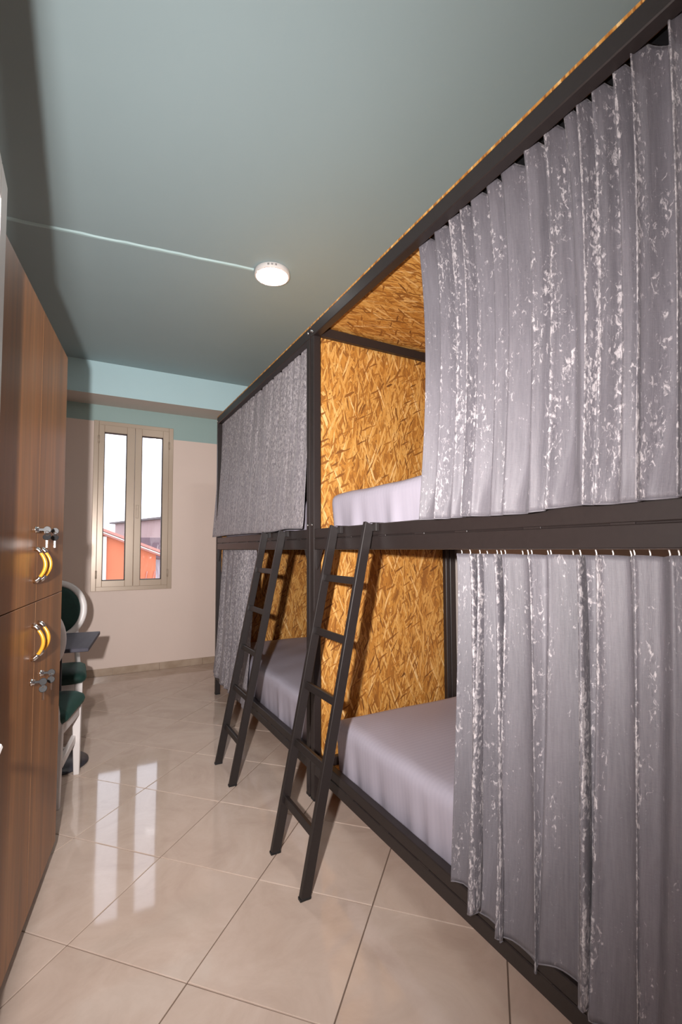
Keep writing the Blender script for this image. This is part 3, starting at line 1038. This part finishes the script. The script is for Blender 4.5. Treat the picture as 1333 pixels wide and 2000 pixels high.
def lock(parent, y, z, sway):
    bm = bmesh.new()
    add_lathe(bm, [(0, .0), (.011, .0), (.011, .004), (.0085, .006), (.0085, .012), (0, .012)], 20, Matrix.Translation((0, y, z)) @ Matrix.Rotation(math.pi / 2, 4, 'Y'))
    lc = obj('lock', bm, M['chrome'], parent, True)
    bm = bmesh.new()
    # key shank, bow and the hanging spare key
    add_box(bm, (.0118, y - .0012, z - .004), (.026, y + .0012, z + .004), .0004)
    add_lathe(bm, [(0, -.0016), (.011, -.0016), (.012, 0), (.011, .0016), (0, .0016)], 16, Matrix.Translation((.036, y, z)) @ Matrix.Rotation(math.pi / 2, 4, 'X'))
    add_lathe(bm, [(0, -.0016), (.0115, -.0016), (.0125, 0), (.0115, .0016), (0, .0016)], 16, Matrix.Translation((.036, y + sway, z - .024)) @ Matrix.Rotation(math.pi / 2 - .5, 4, 'X'))
    obj('key_head', bm, M['black_plastic'], lc)
    bm = bmesh.new()
    add_box(bm, (.033, y + sway - .001, z - .060), (.039, y + sway + .001, z - .035), .0004)
    add_tube(bm, [(.036 + .007 * math.cos(a), y + sway * .5, z - .012 + .008 * math.sin(a)) for a in np.linspace(0, 6.28, 14)], .0011, 6, cap=False)
    obj('key_blade', bm, M['chrome'], lc)
for (y0, y1, z0, z1, hy, hz, lz) in ((-LW + .001, SEAM - .0012, LS + .0015, LT - .001, SEAM - .042, 1.221, 1.338), (SEAM + .0012, -.001, LS + .0015, LT - .001, SEAM + .034, 1.221, 1.338),
                             (-LW + .001, SEAM - .0016, .072, LS - .0015, SEAM - .042, 0.967, 0.838), (SEAM + .0016, -.001, .072, LS - .0015, SEAM + .034, 0.967, 0.838)):
    dr = boxobj('door', (-.018, y0, z0), (0, y1, z1), M['oak'], lk, .0008)
    bm = bmesh.new()
    add_box(bm, (-.0175, y0 - .0004, z0 + .001), (-.0004, y0 + .0006, z1 - .001))
    add_box(bm, (-.0175, y1 - .0006, z0 + .001), (-.0004, y1 + .0004, z1 - .001))
    obj('edge_band', bm, M['oak_edge'], dr)
    bow_handle(dr, hy, hz)
    lock(dr, hy + (.002 if hy < SEAM else .05), lz, random.uniform(-.006, .006))

# ------------------------------------------------------------------ table and chairs
tb = empty('side_table', (-0.118, 3.315, 0), R(-7.5), 'small dark square pedestal table between the two green chairs', 'table')
bm = bmesh.new(); add_lathe(bm, [(0, 0), (.176, 0), (.180, .004), (.178, .012), (.06, .022), (.034, .034), (0, .034)], 48)
obj('base', bm, M['table_base'], tb, True)
bm = bmesh.new(); add_lathe(bm, [(0, .03), (.028, .03), (.026, .69), (0, .69)], 24)
obj('pole', bm, M['table_base'], tb, True)
boxobj('bracket', (-.13, -.02, .688), (.13, .02, .704), M['table_base'], tb, .002)
boxobj('bracket', (-.02, -.20, .688), (.02, .20, .704), M['table_base'], tb, .002)
boxobj('table_top', (-.205, -.285, .704), (.200, .285, .726), M['tabletop'], tb, .003)

def make_chair(loc, rz, lab):
    root = empty('dining_chair', loc, rz, lab, 'chair', 'green velvet medallion chairs at the small table')
    wp = M['white_paint']
    # seat outline (faces +y): rounded trapezoid
    def outline(g, n=8):
        c = [(-.19 - g, -.205 - g), (.19 + g, -.205 - g), (.222 + g, .19 + g), (-.222 - g, .19 + g)]
        r = [.03, .03, .075, .075]
        pts = []
        for i in range(4):
            p = Vector(c[i]); a = (Vector(c[i - 1]) - p).normalized(); b = (Vector(c[(i + 1) % 4]) - p).normalized()
            half = math.acos(max(-1, min(1, a.dot(b)))) / 2
            tl = r[i] / math.tan(half)
            ce = p + (a + b).normalized() * (r[i] / math.sin(half))
            s0 = p + a * tl - ce; s1 = p + b * tl - ce
            a0 = math.atan2(s0.y, s0.x); a1 = math.atan2(s1.y, s1.x)
            while a1 < a0: a1 += 2 * math.pi
            for k in range(n + 1):
                t = a0 + (a1 - a0) * k / n
                pts.append((ce.x + r[i] * math.cos(t), ce.y + r[i] * math.sin(t)))
        return pts
    bm = bmesh.new(); add_prism(bm, outline(-.012), .345, .402); obj('seat_frame', bm, wp, root)
    bm = bmesh.new()
    prof = [(-.004, .4025), (.006, .412), (.012, .430), (.006, .450), (-.014, .466), (-.05, .476), (-.11, .482)]
    rings = [[bm.verts.new((x, y, z)) for x, y in outline(g)] if g > -.04 else [bm.verts.new((x * (1 + g / .21), y * (1 + g / .21), z)) for x, y in outline(0)] for g, z in prof]
    n = len(rings[0])
    for Ra, Rb in zip(rings, rings[1:]):
        for k in range(n): bm.faces.new((Ra[k], Ra[(k + 1) % n], Rb[(k + 1) % n], Rb[k]))
    bm.faces.new(rings[0][::-1]); bm.faces.new(rings[-1])
    obj('seat_cushion', bm, M['green'], root, True)
    def leg(x, y, dx, dy, w0, w1):
        bm = bmesh.new()
        t = bmesh.new()
        bmesh.ops.create_cube(t, size=1.0)
        for v in t.verts:
            if v.co.z > 0: v.co = Vector((x + v.co.x * w0, y + v.co.y * w0, .402))
            else: v.co = Vector((x + dx + v.co.x * w1, y + dy + v.co.y * w1, 0))
        bmesh.ops.bevel(t, geom=list(t.edges), offset=.003, segments=1, affect='EDGES')
        merge(bm, t)
        obj('leg', bm, wp, root)
    for s in (-1, 1):
        leg(s * .185, .150, s * .004, .008, .045, .029)
        leg(s * .160, -.190, s * .004, -.030, .042, .030)
        bm = bmesh.new(); add_box(bm, (s * .172 - .012, -.200, .185), (s * .172 + .012, .152, .225), .003)
        obj('stretcher', bm, wp, root)
    bm = bmesh.new(); add_box(bm, (-.16, -.03, .190), (.16, -.006, .220), .003)
    obj('stretcher', bm, wp, root)
    # oval back, leaning
    TB = Matrix.Translation((0, -.205, .40)) @ Matrix.Rotation(R(9), 4, 'X')
    zc, ax, az = .437, .176, .196
    bm = bmesh.new()
    N = 48
    sec = [(-.022, -.016), (-.022, .016), (-.012, .022), (.012, .022), (.022, .014), (.022, -.014), (.010, -.020), (-.012, -.020)]
    rings = []
    for k in range(N):
        a = 2 * math.pi * k / N
        rings.append([bm.verts.new(TB @ Vector(((ax + r) * math.cos(a), yy, zc + (az + r) * math.sin(a)))) for r, yy in sec])
    for k in range(N):
        Ra, Rb = rings[k], rings[(k + 1) % N]
        for j in range(len(sec)):
            bm.faces.new((Ra[j], Ra[(j + 1) % len(sec)], Rb[(j + 1) % len(sec)], Rb[j]))
    obj('back_frame', bm, wp, root, True)
    bm = bmesh.new()
    for yy0, sgn in ((.012, 1), (-.012, -1)):
        prev = None
        for f, bulge in ((1.0, 0), (.94, .010), (.8, .017), (.5, .022), (.2, .024)):
            ring = [bm.verts.new(TB @ Vector(((ax - .019) * f * math.cos(2 * math.pi * k / N), yy0 + sgn * bulge * (1 if sgn > 0 else .4), zc + (az - .019) * f * math.sin(2 * math.pi * k / N)))) for k in range(N)]
            if prev:
                for k in range(N): bm.faces.new((prev[k], prev[(k + 1) % N], ring[(k + 1) % N], ring[k]))
            else:
                first = ring
            prev = ring
        bm.faces.new(prev)
        if sgn > 0: f0 = first
        else:
            for k in range(N): bm.faces.new((f0[k], f0[(k + 1) % N], first[(k + 1) % N], first[k]))
    obj('back_cushion', bm, M['green'], root, True)
    for s in (-1, 1):
        bm = bmesh.new()
        pts = [TB @ Vector((s * .160, .004, -.055)), TB @ Vector((s * .150, 0, .06)), TB @ Vector((s * .138, 0, .17)), TB @ Vector((s * .132, 0, .30))]
        add_tube(bm, pts, [.022, .019, .017, .015], 8)
        obj('back_upright', bm, wp, root, True)
    return root
make_chair((-0.213, 3.0, 0), R(-9.0), 'green velvet and white chair nearest the locker, its back toward us')
make_chair((-0.175, 3.735, 0), R(180 - 4.0), 'green velvet and white oval-back chair facing us beyond the table')

# ------------------------------------------------------------------ outside the window
bm = bmesh.new(); add_box(bm, (-40, 6.2, -6.2), (60, 90, -6.0))
tag(obj('street_ground', bm, M['ground']), 'grey ground outside far below the window', kind='structure')

oh = empty('orange_house', (0.0, 13.0, -6.0), 0, 'orange rendered house with sloping roof verge seen through the window', 'building')
def at_y(pts, y0, y1, bm):   # polygon in xz extruded in y
    add_prism(bm, pts, y0, y1, Matrix(((1, 0, 0, 0), (0, 0, 1, 0), (0, 1, 0, 0), (0, 0, 0, 1))))
def rz_(x): return 1.66 - .405 * (x - .45)      # verge line
bm = bmesh.new()
xr_ = -1.6
at_y([(-5.0, 0), (1.675, 0), (1.675, rz_(1.675) + 6.0 - .02), (xr_, rz_(xr_) + 6.0 - .02), (-5.0, rz_(1.8) + 6.0)], 0, 2.2, bm)
obj('gable_wall', bm, M['render_orange'], oh)
bm = bmesh.new(); add_box(bm, (.18, -.05, 0), (.525, .02, rz_(.525) + 6.0 - .03)); obj('pilaster', bm, M['render_white'], oh)
def slope(name, x0, x1, dz0, dz1, ya, yb, mat):
    bm = bmesh.new()
    at_y([(x0, rz_(x0) + 6 + dz0), (x1, rz_(x1) + 6 + dz0), (x1, rz_(x1) + 6 + dz1), (x0, rz_(x0) + 6 + dz1)], ya, yb, bm)
    return obj(name, bm, mat, oh)
slope('roof', xr_, 2.25, .06, .13, -.22, 2.4, M['roof_tile'])
slope('verge_board', xr_, 2.25, -.025, .055, -.16, -.02, M['roof_tile'])
slope('verge_gutter', xr_, 2.25, .015, .045, -.20, -.165, M['render_white'])
bm = bmesh.new(); at_y([(-5.3, rz_(1.95) + 6.06), (xr_, rz_(xr_) + 6.06), (xr_, rz_(xr_) + 6.13), (-5.3, rz_(1.95) + 6.13)], -.22, 2.4, bm)
obj('roof', bm, M['roof_tile'], oh)
bm = bmesh.new(); add_box(bm, (1.676, .8, 0), (2.15, 1.0, rz_(2.15) + 5.98)); obj('porch_wall', bm, M['cap_dark'], oh)
for x in (1.16, 1.42, 1.60):
    bm = bmesh.new(); add_tube(bm, [(x + .05, -.03, 6.72), (x, -.03, 6.40)], .012, 8)
    add_box(bm, (x - .035, -.05, 6.36), (x + .03, -.002, 6.41), .004)
    obj('downpipe', bm, M['roof_tile'], oh)
bm = bmesh.new()
cl_pts = [(1.70, 7.02), (1.93, 6.98), (1.95, 6.60), (1.86, 6.52), (1.80, 6.42), (1.68, 6.46)]
at_y(cl_pts, .50, .52, bm)
for v in bm.verts: v.co.y += .02 * math.sin(v.co.x * 40)
lau = obj('hanging_laundry', bm, M['cloth_white'])
lau.location = (0, 13.0, -6.0)
tag(lau, 'white laundry hanging at the corner of the orange house', 'laundry')

pk = empty('pink_building', (1.2, 22.0, -6.0), 0, 'pale pink flat-roofed building behind the orange house', 'building')
dv = Vector((2.49 - 1.2, 17.75 - 22.0)); dv.normalize()
nv_ = Vector((-dv.y, dv.x))
if nv_.y < 0: nv_ = -nv_
ln = 4.4
q = [Vector((0, 0)), dv * ln, dv * ln + nv_ * 6, nv_ * 6]
bm = bmesh.new(); add_prism(bm, [tuple(p) for p in q], 0, 8.36); obj('wall', bm, M['render_pink'], pk)
q2 = [-dv * .25 - nv_ * .15, dv * (ln + .2) - nv_ * .15, dv * (ln + .2) + nv_ * 6.2, -dv * .25 + nv_ * 6.2]
bm = bmesh.new(); add_prism(bm, [tuple(p) for p in q2], 8.36, 8.43); obj('roof_slab', bm, M['cap_dark'], pk)

dr_ = empty('low_dark_roofed_house', (1.5, 15.6, -6.0), 0, 'low house with dark purple roof behind the orange one', 'building')
bm = bmesh.new(); add_box(bm, (0, .3, 0), (1.0, 1.5, 7.1)); obj('wall', bm, M['render_pink'], dr_)
bm = bmesh.new()
add_prism(bm, [(0, 7.0), (.9, 7.665), (1.8, 7.0)], -.10, 1.1, Matrix(((0, 0, 1, 0), (1, 0, 0, 0), (0, 1, 0, 0), (0, 0, 0, 1))))
obj('roof', bm, M['roof_dark'], dr_)
